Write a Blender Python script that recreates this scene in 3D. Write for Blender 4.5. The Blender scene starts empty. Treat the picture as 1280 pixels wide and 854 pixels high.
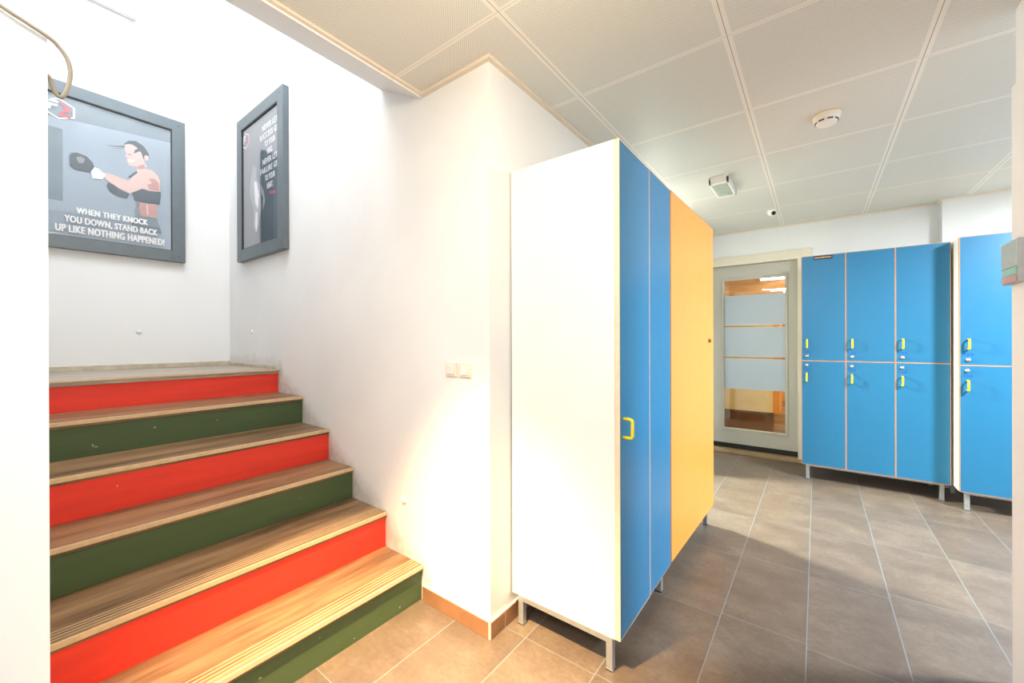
import bpy, bmesh, math, random
from mathutils import Vector, Matrix
random.seed(7)
PI = math.pi
scene = bpy.context.scene
COL = scene.collection

# ------------------------------------------------------------------ helpers
def lin(c):
    return c / 12.92 if c <= 0.04045 else ((c + 0.055) / 1.055) ** 2.4

def rgb(r, g, b):
    return (lin(r / 255), lin(g / 255), lin(b / 255), 1.0)

def wpos(o):
    m = o.matrix_basis.copy()
    while o.parent:
        o = o.parent
        m = o.matrix_basis @ m
    return m

class MB:
    """collects shapes into one mesh; every face keeps a material slot"""
    def __init__(self):
        self.bm = bmesh.new()

    def _face(self, vs, mi):
        f = self.bm.faces.new(vs)
        f.material_index = mi
        return f

    def box(self, x0, x1, y0, y1, z0, z1, mi=0, bev=0.0, faces=None):
        """faces: {'-x': slot, ...} overrides"""
        faces = faces or {}
        v = [self.bm.verts.new(p) for p in
             ((x0, y0, z0), (x1, y0, z0), (x1, y1, z0), (x0, y1, z0),
              (x0, y0, z1), (x1, y0, z1), (x1, y1, z1), (x0, y1, z1))]
        q = {'-z': (3, 2, 1, 0), '+z': (4, 5, 6, 7), '-y': (0, 1, 5, 4),
             '+x': (1, 2, 6, 5), '+y': (2, 3, 7, 6), '-x': (3, 0, 4, 7)}
        fs = {}
        for k, idx in q.items():
            fs[k] = self._face([v[i] for i in idx], faces.get(k, mi))
        if bev > 0:
            es = list({e for f in fs.values() for e in f.edges})
            bmesh.ops.bevel(self.bm, geom=es, offset=bev, segments=2, affect='EDGES', profile=0.5)
        return fs

    def poly(self, pts, mi=0):
        return self._face([self.bm.verts.new(p) for p in pts], mi)

    def prism(self, pts2, axis, a, b, mi=0):
        """extrude a 2-D outline along axis ('x': pts are (y,z); 'y': (x,z); 'z': (x,y))"""
        def mk(p, t):
            return {'x': (t, p[0], p[1]), 'y': (p[0], t, p[1]), 'z': (p[0], p[1], t)}[axis]
        A = [self.bm.verts.new(mk(p, a)) for p in pts2]
        B = [self.bm.verts.new(mk(p, b)) for p in pts2]
        n = len(pts2)
        self._face(A, mi)
        self._face(B[::-1], mi)
        for i in range(n):
            self._face([A[i], B[i], B[(i + 1) % n], A[(i + 1) % n]][::-1], mi)

    def tube(self, pts, r, seg=8, mi=0, smooth=True):
        pts = [Vector(p) for p in pts]
        rings = []
        a = None
        for i, p in enumerate(pts):
            d0 = (p - pts[i - 1]).normalized() if i else (pts[1] - p).normalized()
            d1 = (pts[i + 1] - p).normalized() if i < len(pts) - 1 else d0
            d = (d0 + d1).normalized()
            if a is None:
                a = d.cross(Vector((0, 0, 1)))
                if a.length < 1e-3:
                    a = d.cross(Vector((1, 0, 0)))
            a = (a - d * a.dot(d)).normalized()
            b = d.cross(a).normalized()
            k_ = 1.0 / max(0.6, d.dot(d0))
            # widen the mitre so that bends keep their thickness
            m_ = (d1 - d0)
            m_ = m_.normalized() if m_.length > 1e-4 else None
            ring = []
            for k in range(seg):
                v = a * math.cos(2 * PI * k / seg) * r + b * math.sin(2 * PI * k / seg) * r
                if m_ is not None:
                    v = v + m_ * (v.dot(m_) * (k_ - 1.0))
                ring.append(self.bm.verts.new(p + v))
            rings.append(ring)
        for i in range(len(rings) - 1):
            for k in range(seg):
                f = self._face([rings[i][k], rings[i][(k + 1) % seg], rings[i + 1][(k + 1) % seg], rings[i + 1][k]], mi)
                f.smooth = smooth
        self._face(rings[0][::-1], mi)
        self._face(rings[-1], mi)

    def lathe(self, prof, center, axis='z', seg=32, mi=0, mis=None):
        """prof: [(r, h)...]; revolved round axis through center"""
        cx, cy, cz = center
        def mk(r, h, t):
            a, b = r * math.cos(t), r * math.sin(t)
            return {'z': (cx + a, cy + b, cz + h), 'y': (cx + a, cy + h, cz + b), 'x': (cx + h, cy + a, cz + b)}[axis]
        rings = []
        for r, h in prof:
            if r < 1e-6:
                rings.append([self.bm.verts.new(mk(0, h, 0))])
            else:
                rings.append([self.bm.verts.new(mk(r, h, 2 * PI * k / seg)) for k in range(seg)])
        for i in range(len(rings) - 1):
            A, B = rings[i], rings[i + 1]
            m = mis[i] if mis else mi
            for k in range(seg):
                k2 = (k + 1) % seg
                if len(A) == 1 and len(B) == 1:
                    continue
                if len(A) == 1:
                    f = self._face([A[0], B[k2], B[k]], m)
                elif len(B) == 1:
                    f = self._face([A[k], A[k2], B[0]], m)
                else:
                    f = self._face([A[k], A[k2], B[k2], B[k]], m)
                f.smooth = True

    def build(self, name, mats, parent=None, fixn=True):
        if fixn:
            bmesh.ops.recalc_face_normals(self.bm, faces=self.bm.faces[:])
        me = bpy.data.meshes.new(name)
        self.bm.to_mesh(me)
        self.bm.free()
        for m in (mats if isinstance(mats, (list, tuple)) else [mats]):
            me.materials.append(m)
        o = bpy.data.objects.new(name, me)
        COL.objects.link(o)
        if parent is not None:
            o.parent = parent
        return o

def local(o, parent):
    """vertices were given in room coordinates: bring them into the parent's space"""
    o.data.transform(wpos(parent).inverted())
    return o

def tag(o, label=None, cat=None, group=None, kind=None):
    if label: o['label'] = label
    if cat: o['category'] = cat
    if group: o['group'] = group
    if kind: o['kind'] = kind
    return o

def thing(name, label, cat, loc=(0, 0, 0), rotz=0, group=None):
    o = bpy.data.objects.new(name, None)
    o.empty_display_size = 0.1
    COL.objects.link(o)
    o.location = loc
    o.rotation_euler = (0, 0, rotz)
    return tag(o, label, cat, group)

def struct(o):
    o['kind'] = 'structure'
    return o

def text_mesh(body, spacing=1.0, bold=0.0):
    cu = bpy.data.curves.new('lettering', 'FONT')
    cu.body = body
    cu.offset = bold
    cu.space_character = spacing
    ob = bpy.data.objects.new('lettering', cu)
    COL.objects.link(ob)
    dg = bpy.context.evaluated_depsgraph_get()
    dg.update()
    me = bpy.data.meshes.new_from_object(ob.evaluated_get(dg))
    bpy.data.objects.remove(ob)
    bpy.data.curves.remove(cu)
    xs = [v.co.x for v in me.vertices]; ys = [v.co.y for v in me.vertices]
    return me, min(xs), max(xs), min(ys), max(ys)

def add_heavy(mb, body, x0, x1, y0, y1, M, mi=0, bold=0.012, spacing=1.0, w=0.0030):
    # two strikes side by side give the heavy face
    add_text(mb, body, x0, x1 - w, y0, y1, M, mi, bold, spacing)
    add_text(mb, body, x0 + w, x1, y0, y1, M @ Matrix.Translation((0, 0, -0.0002)), mi, bold, spacing)

def add_text(mb, body, x0, x1, y0, y1, M, mi=0, bold=0.012, spacing=1.0):
    """lettering stretched to the box x0..x1, y0..y1 of the plane M"""
    me, a, b, c, d = text_mesh(body, spacing, bold)
    vs = []
    for v in me.vertices:
        p = Vector((x0 + (v.co.x - a) / (b - a) * (x1 - x0), y0 + (v.co.y - c) / (d - c) * (y1 - y0), 0))
        vs.append(mb.bm.verts.new(M @ p))
    for f in me.polygons:
        try:
            mb._face([vs[i] for i in f.vertices], mi)
        except ValueError:
            pass
    bpy.data.meshes.remove(me)

# ------------------------------------------------------------------ materials
class N:
    def __init__(self, name):
        self.m = bpy.data.materials.new(name)
        self.m.use_nodes = True
        self.t = self.m.node_tree
        self.b = self.t.nodes['Principled BSDF']
    def n(self, typ, **kw):
        nd = self.t.nodes.new(typ)
        for k, v in kw.items():
            setattr(nd, k, v)
        return nd
    def l(self, a, b):
        self.t.links.new(a, b)
    def math(self, op, a, b=None, c=None, clamp=False):
        nd = self.n('ShaderNodeMath', operation=op)
        nd.use_clamp = clamp
        for i, v in enumerate((a, b, c)):
            if v is None: continue
            if isinstance(v, (int, float)): nd.inputs[i].default_value = v
            else: self.l(v, nd.inputs[i])
        return nd.outputs[0]
    def coords(self, kind='Object'):
        tc = self.n('ShaderNodeTexCoord')
        return tc.outputs[kind]
    def sep(self, v):
        s = self.n('ShaderNodeSeparateXYZ')
        self.l(v, s.inputs[0])
        return s.outputs
    def noise(self, vec, scale, detail=3.0, rough=0.5, stretch=None):
        nz = self.n('ShaderNodeTexNoise')
        nz.inputs['Scale'].default_value = scale
        nz.inputs['Detail'].default_value = detail
        nz.inputs['Roughness'].default_value = rough
        if stretch:
            mp = self.n('ShaderNodeMapping')
            mp.inputs['Scale'].default_value = stretch
            self.l(vec, mp.inputs['Vector'])
            vec = mp.outputs[0]
        self.l(vec, nz.inputs['Vector'])
        return nz.outputs[0]
    def ramp(self, fac, stops):
        r = self.n('ShaderNodeValToRGB')
        e = r.color_ramp.elements
        while len(e) < len(stops):
            e.new(0.5)
        for i, (p, c) in enumerate(stops):
            e[i].position = p
            e[i].color = c
        self.l(fac, r.inputs[0])
        return r.outputs[0]
    def mix(self, fac, a, b, mode='MIX'):
        nd = self.n('ShaderNodeMix', data_type='RGBA', blend_type=mode)
        for s, v in ((nd.inputs[0], fac), (nd.inputs[6], a), (nd.inputs[7], b)):
            if isinstance(v, (int, float)): s.default_value = v
            elif isinstance(v, tuple): s.default_value = v
            else: self.l(v, s)
        return nd.outputs[2]
    def bump(self, h, strength=0.1, dist=0.01):
        b = self.n('ShaderNodeBump')
        b.inputs['Strength'].default_value = strength
        b.inputs['Distance'].default_value = dist
        self.l(h, b.inputs['Height'])
        self.l(b.outputs[0], self.b.inputs['Normal'])
    def set(self, col=None, rough=None, metal=None, spec=None):
        for nm, v in (('Base Color', col), ('Roughness', rough), ('Metallic', metal), ('Specular IOR Level', spec)):
            if v is None: continue
            if isinstance(v, (int, float, tuple)): self.b.inputs[nm].default_value = v
            else: self.l(v, self.b.inputs[nm])
        return self.m

def plain(name, col, rough=0.5, metal=0.0, var=0.04, scale=12.0, spec=0.5, bump=0.0, bscale=80):
    n = N(name)
    c = n.coords()
    nz = n.noise(c, scale, 3)
    lo = tuple(max(0, v * (1 - var)) for v in col[:3]) + (1,)
    hi = tuple(min(1, v * (1 + var)) for v in col[:3]) + (1,)
    n.set(n.ramp(nz, [(0.3, lo), (0.7, hi)]), rough, metal, spec)
    if bump:
        n.bump(n.noise(c, bscale, 4), bump, 0.003)
    return n.m

M = {}
M['wall'] = plain('wall_paint', rgb(233, 235, 236), 0.75, var=0.015, scale=2.5, bump=0.12, bscale=35, spec=0.25)

def stair_wall():
    n = N('stair_wall_paint')
    c = n.coords()
    x, y, z = n.sep(c)[:3]
    # scuffs that follow the line of the steps
    t = n.math('SUBTRACT', z, n.math('MULTIPLY', n.math('SUBTRACT', -1.45, x), 0.575))
    line = n.math('SUBTRACT', n.math('MINIMUM', t, n.math('SUBTRACT', z, -10.0)), 0.10)
    land = n.math('SUBTRACT', z, 1.01)
    d = n.math('MAXIMUM', line, 0.0)
    d = n.math('MINIMUM', n.math('ADD', d, n.math('MULTIPLY', n.math('LESS_THAN', x, -2.9), 9.0)), n.math('ADD', n.math('MAXIMUM', land, 0.0), n.math('MULTIPLY', n.math('GREATER_THAN', x, -2.9), 9.0)))
    # no steps right of x = -1.42: the scuffs stop there
    d = n.math('ADD', d, n.math('MULTIPLY', n.math('GREATER_THAN', x, -1.40), 9.0))
    nz = n.noise(c, 9, 4, 0.6)
    wid = n.math('ADD', n.math('MULTIPLY', nz, 0.16), 0.02)
    dirt = n.math('SUBTRACT', 1.0, n.math('DIVIDE', d, wid), clamp=True)
    dirt = n.math('MULTIPLY', dirt, n.math('MULTIPLY', n.noise(c, 25, 3), 0.75))
    base = n.ramp(n.noise(c, 2.5, 3), [(0.3, rgb(231, 232, 233)), (0.7, rgb(237, 238, 238))])
    n.set(n.mix(dirt, base, rgb(165, 148, 122)), 0.75, 0, 0.25)
    n.bump(n.noise(c, 30, 4), 0.14, 0.003)
    return n.m
M['stair_wall'] = stair_wall()

def floor_tile():
    n = N('floor_tile')
    c = n.coords()
    x, y, z = n.sep(c)[:3]
    u = n.math('DIVIDE', n.math('ADD', x, 0.335), 0.302)
    cu = n.math('FLOOR', u)
    fu = n.math('FRACT', u)
    wn = n.n('ShaderNodeTexWhiteNoise', noise_dimensions='1D')
    n.l(cu, wn.inputs['W'])
    off = n.math('MULTIPLY', wn.outputs[0], 0.07)
    v = n.math('DIVIDE', n.math('SUBTRACT', y, n.math('ADD', off, 1.32)), 0.602)
    cv = n.math('FLOOR', v)
    fv = n.math('FRACT', v)
    du = n.math('MULTIPLY', n.math('MINIMUM', fu, n.math('SUBTRACT', 1, fu)), 0.302)
    dv = n.math('MULTIPLY', n.math('MINIMUM', fv, n.math('SUBTRACT', 1, fv)), 0.602)
    gu = n.math('LESS_THAN', du, 0.0018)
    gv = n.math('LESS_THAN', dv, 0.0014)
    g = n.math('MAXIMUM', gu, gv)
    # per-tile tone
    cmb = n.n('ShaderNodeCombineXYZ')
    n.l(cu, cmb.inputs[0]); n.l(cv, cmb.inputs[1])
    wt = n.n('ShaderNodeTexWhiteNoise', noise_dimensions='3D')
    n.l(cmb.outputs[0], wt.inputs['Vector'])
    add = n.n('ShaderNodeVectorMath', operation='ADD')
    sc = n.n('ShaderNodeVectorMath', operation='SCALE')
    n.l(wt.outputs['Color'], sc.inputs[0]); sc.inputs['Scale'].default_value = 5.0
    n.l(c, add.inputs[0]); n.l(sc.outputs[0], add.inputs[1])
    cl = n.noise(add.outputs[0], 3.6, 6, 0.66, (1.0, 1.5, 1))
    fine = n.noise(add.outputs[0], 60, 4, 0.65, (0.8, 1.2, 1))
    tone = n.math('ADD', n.math('MULTIPLY', cl, 0.72), n.math('MULTIPLY', fine, 0.36))
    tone = n.math('ADD', tone, n.math('MULTIPLY', n.math('SUBTRACT', wt.outputs['Value'], 0.5), 0.07))
    tc = n.ramp(tone, [(0.28, rgb(80, 69, 60)), (0.54, rgb(101, 89, 78)), (0.82, rgb(126, 115, 102))])
    n.set(n.mix(g, tc, rgb(118, 126, 130)), n.math('ADD', n.math('MULTIPLY', cl, 0.12), 0.30), 0, 0.5)
    h = n.math('SUBTRACT', 1.0, g)
    n.bump(n.math('ADD', h, n.math('MULTIPLY', fine, 0.15)), 0.15, 0.002)
    return n.m
M['tile'] = floor_tile()

def ceiling_tile():
    n = N('perforated_ceiling_panel')
    c = n.coords()
    x, y, z = n.sep(c)[:3]
    P = 0.611; Q = 0.607
    u = n.math('FRACT', n.math('DIVIDE', n.math('ADD', x, 0.265), P))
    v = n.math('FRACT', n.math('DIVIDE', n.math('SUBTRACT', y, 1.69), Q))
    du = n.math('MULTIPLY', n.math('MINIMUM', u, n.math('SUBTRACT', 1, u)), P)
    dv = n.math('MULTIPLY', n.math('MINIMUM', v, n.math('SUBTRACT', 1, v)), Q)
    edge = n.math('MINIMUM', n.math('SUBTRACT', du, 0.005), dv)
    rim = n.math('LESS_THAN', edge, 0.011)
    gap = n.math('MAXIMUM', n.math('LESS_THAN', du, 0.0012), n.math('LESS_THAN', dv, 0.0005))
    # round holes on a staggered grid
    S = 0.0075
    hx = n.math('SUBTRACT', n.math('FRACT', n.math('DIVIDE', n.math('ADD', x, y), S * 1.414)), 0.5)
    hy = n.math('SUBTRACT', n.math('FRACT', n.math('DIVIDE', n.math('SUBTRACT', x, y), S * 1.414)), 0.5)
    r2 = n.math('ADD', n.math('MULTIPLY', hx, hx), n.math('MULTIPLY', hy, hy))
    hole = n.math('MULTIPLY', n.math('LESS_THAN', r2, 0.062), n.math('SUBTRACT', 1.0, rim))
    base = n.mix(rim, rgb(226, 225, 217), rgb(238, 234, 225))
    col = n.mix(n.math('MULTIPLY', hole, 0.5), base, rgb(96, 92, 86))
    col = n.mix(gap, col, rgb(140, 130, 118))
    n.set(col, 0.45, 0, 0.4)
    n.bump(n.math('ADD', n.math('MULTIPLY', n.math('SUBTRACT', 1.0, gap), 1.0), n.math('MULTIPLY', rim, 0.25)), 0.3, 0.003)
    return n.m
M['ceiling'] = ceiling_tile()
M['jamb'] = plain('cool_white_paint', rgb(240, 248, 255), 0.6, var=0.01, scale=3)
M['ceiling_trim'] = plain('ceiling_trim_paint', rgb(228, 216, 200), 0.5, var=0.02)

def laminate(name, col, edge=0.02, rough=0.32):
    n = N(name)
    c = n.coords()
    nz = n.noise(c, 3.0, 3)
    lo = tuple(v * (1 - edge) for v in col[:3]) + (1,)
    hi = tuple(min(1, v * (1 + edge)) for v in col[:3]) + (1,)
    n.set(n.ramp(nz, [(0.3, lo), (0.7, hi)]), n.math('ADD', n.math('MULTIPLY', n.noise(c, 14, 3), 0.12), rough - 0.06), 0, 0.5)
    n.bump(n.noise(c, 220, 2), 0.03, 0.001)
    return n.m
M['blue'] = laminate('blue_laminate', rgb(36, 108, 148), rough=0.36)
M['blue_near'] = laminate('blue_laminate_darker', rgb(50, 132, 184), rough=0.33)
M['yellow'] = laminate('yellow_laminate', rgb(252, 170, 76), rough=0.36)
M['white_lam'] = laminate('white_laminate', rgb(240, 240, 236), rough=0.4)
M['edge'] = plain('wood_edge_band', rgb(204, 142, 84), 0.5, var=0.12, scale=30)
M['edge_pale'] = plain('pale_edge_band', rgb(244, 214, 184), 0.5, var=0.06, scale=30)
M['dark_gap'] = plain('raw_board', rgb(128, 88, 56), 0.7, var=0.1)
M['metal'] = plain('grey_metal', rgb(178, 182, 184), 0.38, 0.55, var=0.06, scale=30)
M['chrome'] = plain('nickel', rgb(214, 210, 204), 0.25, 0.85, var=0.04)
M['yellow_plastic'] = plain('yellow_plastic', rgb(250, 224, 20), 0.35, var=0.03)
M['grey_plastic'] = plain('blue_grey_plastic', rgb(70, 92, 112), 0.4, var=0.05)
M['number_blue'] = plain('number_ink', rgb(20, 82, 176), 0.5, var=0.02)
M['navy'] = plain('navy_label', rgb(16, 34, 88), 0.35, var=0.05)
M['script_yellow'] = plain('yellow_print', rgb(240, 206, 70), 0.5, var=0.05)
M['black'] = plain('black_rubber', rgb(22, 22, 22), 0.6, var=0.1)

def paint(name, col, chip, amount):
    n = N(name)
    c = n.coords()
    brush = n.noise(c, 6, 4, 0.6, (1, 0.25, 3.0))
    lo = tuple(v * 0.88 for v in col[:3]) + (1,)
    hi = tuple(min(1, v * 1.1) for v in col[:3]) + (1,)
    base = n.ramp(brush, [(0.3, lo), (0.72, hi)])
    sp = n.noise(c, 42, 2, 0.5)
    ch = n.math('GREATER_THAN', sp, amount)
    n.set(n.mix(ch, base, chip), 0.5, 0, 0.4)
    n.bump(brush, 0.12, 0.002)
    return n.m
M['red'] = paint('red_paint', rgb(236, 64, 48), rgb(226, 176, 150), 0.77)
M['green'] = paint('green_paint', rgb(74, 94, 62), rgb(176, 180, 150), 0.765)

def wood(name, a, b, c3, along='y', rough=0.42, scale=1.0):
    n = N(name)
    c = n.coords()
    st = {'y': (9 * scale, 0.7 * scale, 9 * scale), 'x': (0.7 * scale, 9 * scale, 9 * scale), 'z': (9 * scale, 9 * scale, 0.7 * scale)}[along]
    g = n.noise(c, 1.6, 6, 0.62, st)
    st2 = tuple(v * 4 for v in st)
    f = n.noise(c, 2.0, 4, 0.6, st2)
    t = n.math('ADD', n.math('MULTIPLY', g, 0.75), n.math('MULTIPLY', f, 0.27))
    n.set(n.ramp(t, [(0.38, a), (0.5, b), (0.64, c3)]), rough, 0, 0.4)
    n.bump(f, 0.08, 0.001)
    return n.m
M['tread'] = wood('wood_laminate_tread', rgb(84, 64, 46), rgb(126, 96, 68), rgb(154, 122, 90))
M['landing'] = wood('grey_laminate_landing', rgb(128, 116, 104), rgb(164, 150, 136), rgb(186, 174, 160))
M['nosing'] = plain('pale_nosing_strip', rgb(208, 184, 146), 0.45, var=0.08, scale=40)
M['baseboard'] = plain('brown_tile_skirting', rgb(150, 108, 76), 0.4, var=0.14, scale=16)
M['grout'] = plain('pale_grout', rgb(226, 212, 192), 0.8, var=0.05)
M['dirty_strip'] = plain('worn_beige_skirting', rgb(196, 186, 166), 0.7, var=0.14, scale=20)
M['frame'] = plain('slate_grey_frame', rgb(104, 114, 120), 0.42, 0.3, var=0.05, scale=20)
M['frame_in'] = plain('dark_frame_inside', rgb(44, 46, 48), 0.6, var=0.05)
M['p_bg'] = plain('poster_blue_grey', rgb(158, 172, 186), 0.5, var=0.10, scale=2.2)  # lightened so the print colour holds the haze of the glass
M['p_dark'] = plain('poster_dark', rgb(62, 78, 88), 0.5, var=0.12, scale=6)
M['p_mid'] = plain('poster_slate', rgb(122, 138, 148), 0.5, var=0.1, scale=6)
M['p_skin'] = plain('poster_skin', rgb(226, 194, 186), 0.5, var=0.04, scale=14)
M['p_skin2'] = plain('poster_skin_shade', rgb(196, 146, 138), 0.5, var=0.05, scale=14)
M['p_white'] = plain('poster_white', rgb(248, 248, 248), 0.5, var=0.01)
M['p_red'] = plain('poster_red', rgb(222, 66, 84), 0.5, var=0.03)
M['p_grey'] = plain('poster_pale_grey', rgb(142, 142, 148), 0.5, var=0.05, scale=4)
M['p_pale'] = plain('poster_light_grey', rgb(178, 178, 182), 0.5, var=0.08, scale=18)
M['door'] = plain('grey_white_door_paint', rgb(178, 176, 164), 0.42, var=0.02, scale=4)
M['casing'] = plain('cream_casing_paint', rgb(224, 216, 198), 0.45, var=0.03, scale=5)
M['threshold'] = plain('tan_threshold', rgb(160, 134, 98), 0.55, var=0.12, scale=10)
M['film'] = plain('frosted_film', rgb(176, 190, 202), 0.35, var=0.02, scale=2)
M['brass'] = plain('brown_lead_strip', rgb(150, 116, 70), 0.4, var=0.08)
M['back_wood'] = wood('honey_planks', rgb(138, 100, 56), rgb(176, 134, 82), rgb(204, 166, 110), along='x', scale=0.5)
M['cream'] = plain('cream_board', rgb(226, 206, 150), 0.5, var=0.04)
M['orange'] = plain('orange_board', rgb(226, 150, 50), 0.5, var=0.04)
M['brown'] = plain('brown_board', rgb(124, 84, 44), 0.6, var=0.1)
M['white_plastic'] = plain('white_plastic', rgb(238, 236, 230), 0.4, var=0.02)
M['warm_plastic'] = plain('ivory_plastic', rgb(240, 228, 208), 0.4, var=0.02)
M['pale_lens'] = plain('ribbed_pale_lens', rgb(186, 198, 186), 0.25, var=0.12, scale=30)
M['cable'] = plain('beige_cable_sheath', rgb(146, 140, 128), 0.55, var=0.08, scale=60)
M['box_grey'] = plain('grey_box_plastic', rgb(176, 180, 184), 0.45, var=0.08, scale=40)
M['box_front'] = plain('pale_blue_cover', rgb(186, 206, 210), 0.25, var=0.05, scale=20)
M['teal'] = plain('teal_label', rgb(140, 206, 200), 0.5, var=0.05)
M['pink'] = plain('pink_label', rgb(190, 160, 166), 0.5, var=0.08)

def glass(name, tint, gl=0.06, rough=0.02):
    n = N(name)
    n.t.nodes.remove(n.b)
    out = [x for x in n.t.nodes if x.type == 'OUTPUT_MATERIAL'][0]
    tr = n.n('ShaderNodeBsdfTransparent'); tr.inputs[0].default_value = tint
    gs = n.n('ShaderNodeBsdfGlossy'); gs.inputs['Roughness'].default_value = rough
    lw = n.n('ShaderNodeLayerWeight')
    fr = n.math('MULTIPLY_ADD', n.math('POWER', lw.outputs['Facing'], 5.0), 0.5, gl)
    mx = n.n('ShaderNodeMixShader')
    n.l(fr, mx.inputs[0])
    n.l(tr.outputs[0], mx.inputs[1]); n.l(gs.outputs[0], mx.inputs[2])
    n.l(mx.outputs[0], out.inputs[0])
    return n.m
M['glass'] = glass('clear_pane', (0.96, 0.97, 0.96, 1), 0.035)
M['poster_glass'] = glass('poster_pane', (0.98, 0.985, 0.99, 1), 0.06, 0.03)

def emit(name, col, s):
    n = N(name)
    n.b.inputs['Base Color'].default_value = (0.9, 0.9, 0.9, 1)
    n.b.inputs['Emission Color'].default_value = col
    n.b.inputs['Emission Strength'].default_value = s
    return n.m
M['tube_on'] = emit('lit_tube', (0.95, 0.98, 1.0, 1), 9.0)
M['diffuser'] = emit('lit_diffuser', (0.96, 0.98, 1.0, 1), 0.35)

# ------------------------------------------------------------------ layout (metres; camera foot at the origin)
CZ = 2.34          # lowered ceiling
SW = 1.235         # wall along the stairs (faces the camera)
PX = -1.05         # side of the pillar / wall behind the near lockers
LX = -3.85         # landing wall
NY = 0.0726        # near wall beside the stairs
BY = 4.82          # far wall
RX, RY = 0.542, 2.167   # end of the wall on the right

# ------------------------------------------------------------------ setting
b = MB(); b.poly([(-4.1, -2.6, 0), (3.4, -2.6, 0), (3.4, 6.6, 0), (-4.1, 6.6, 0)])
b.poly([(-4.1, -2.6, -0.1), (3.4, -2.6, -0.1), (3.4, 6.6, -0.1), (-4.1, 6.6, -0.1)][::-1])
struct(b.build('floor', M['tile'], fixn=False))

b = MB(); b.box(-1.45, 3.4, -2.6, BY + 0.05, CZ, CZ + 0.06)
b.box(-4.0, -1.45, 2.95, 3.75, CZ, CZ + 0.06)
b.box(-1.45, 3.4, BY + 0.05, 6.6, CZ, CZ + 0.06)
struct(b.build('ceiling', M['ceiling']))
b = MB(); b.box(-4.0, -1.7, -2.6, SW, 4.4, 4.46)
struct(b.build('ceiling_stairwell', M['wall']))

b = MB(); b.box(-4.0, PX, SW, 2.93, 0, 2.34); b.box(-4.0, -1.45, SW, 1.4, 2.34, 4.42)
struct(b.build('wall_stairs', M['stair_wall']))
b = MB(); b.box(-4.0, PX, 3.78, BY + 0.15, 0, CZ)
struct(b.build('wall_left', M['wall']))
b = MB(); b.box(-4.15, -4.0, 2.9, 3.8, 0, CZ)
struct(b.build('wall_passage', M['wall']))
b = MB(); b.box(LX - 0.15, LX, -2.6, SW + 0.1, 0, 4.42)
struct(b.build('wall_landing', M['wall']))
b = MB(); b.box(LX, -1.1, -1.6, NY, 0, 4.4)
struct(b.build('wall_near', M['wall']))
b = MB(); b.box(-4.0, 3.4, -2.75, -2.6, 0, 4.42)
struct(b.build('wall_rear', M['wall']))
b = MB(); b.box(3.25, 3.4, -2.6, BY, 0, CZ)
struct(b.build('wall_far_right', M['wall']))
# wall end on the right: its lower part is 9 mm proud
b = MB(); b.box(RX, RX + 0.14, -2.6, RY, 0, 2.075, bev=0.003); b.box(RX + 0.010, RX + 0.14, -2.6, RY - 0.002, 2.075, CZ)
struct(b.build('wall_right', M['jamb']))
# far wall with the door opening; the part right of the lockers is proud
b = MB()
b.box(-1.2, -0.98, BY, BY + 0.16, 0, CZ); b.box(-0.98, -0.105, BY, BY + 0.16, 2.03, CZ)
b.box(-0.105, 3.3, BY, BY + 0.16, 0, CZ); b.box(0.815, 3.3, 4.71, BY, 0, CZ)
struct(b.build('wall_back', M['wall']))
# sloped soffit at the edge of the lowered ceiling
b = MB(); b.prism([(-1.452, 2.322), (-1.765, 2.480), (-1.765, 4.42), (-1.452, 4.42)], 'y', -2.6, SW)
struct(b.build('trim_soffit', M['wall']))
# angle trims of the ceiling
b = MB()
b.box(-1.45, PX + 0.02, SW - 0.020, SW, CZ - 0.014, CZ + 0.01); b.box(PX, PX + 0.020, SW, 2.93, CZ - 0.014, CZ + 0.01)
b.box(-1.456, -1.436, NY, SW - 0.020, CZ - 0.010, CZ + 0.01)
b.box(-1.05, 0.797, BY - 0.020, BY, CZ - 0.012, CZ + 0.01); b.box(0.797, 0.815, 4.71, BY, CZ - 0.012, CZ + 0.01); b.box(0.797, 3.2, 4.69, 4.71, CZ - 0.012, CZ + 0.01)
struct(b.build('trim_ceiling', M['ceiling_trim']))
# brown tile skirting
b = MB()
b.box(-1.452, PX - 0.003, SW - 0.010, SW, 0, 0.068, 0, 0.0015); b.box(PX, PX + 0.010, SW - 0.005, 1.32, 0, 0.068, 0, 0.0015)
b.box(PX, PX + 0.010, 1.324, 1.92, 0, 0.068, 0, 0.0015); b.box(PX, PX + 0.010, 1.924, 2.52, 0, 0.068, 0, 0.0015)
b.box(PX - 0.003, PX + 0.008, SW - 0.008, SW, 0, 0.066, 1); b.box(PX, PX + 0.008, 1.32, 1.324, 0, 0.067, 1)
b.box(-1.452, PX, SW - 0.008, SW, 0.068, 0.072, 1); b.box(PX, PX + 0.008, SW - 0.008, 2.5, 0.068, 0.072, 1)
struct(b.build('baseboard_pillar', [M['baseboard'], M['grout']]))
b = MB(); b.box(LX, LX + 0.012, NY, SW, 1.010, 1.045, 0, 0.002); b.box(LX, -2.99, SW - 0.008, SW, 1.010, 1.035, 0, 0.002)
struct(b.build('baseboard_landing', M['dirty_strip']))

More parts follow.
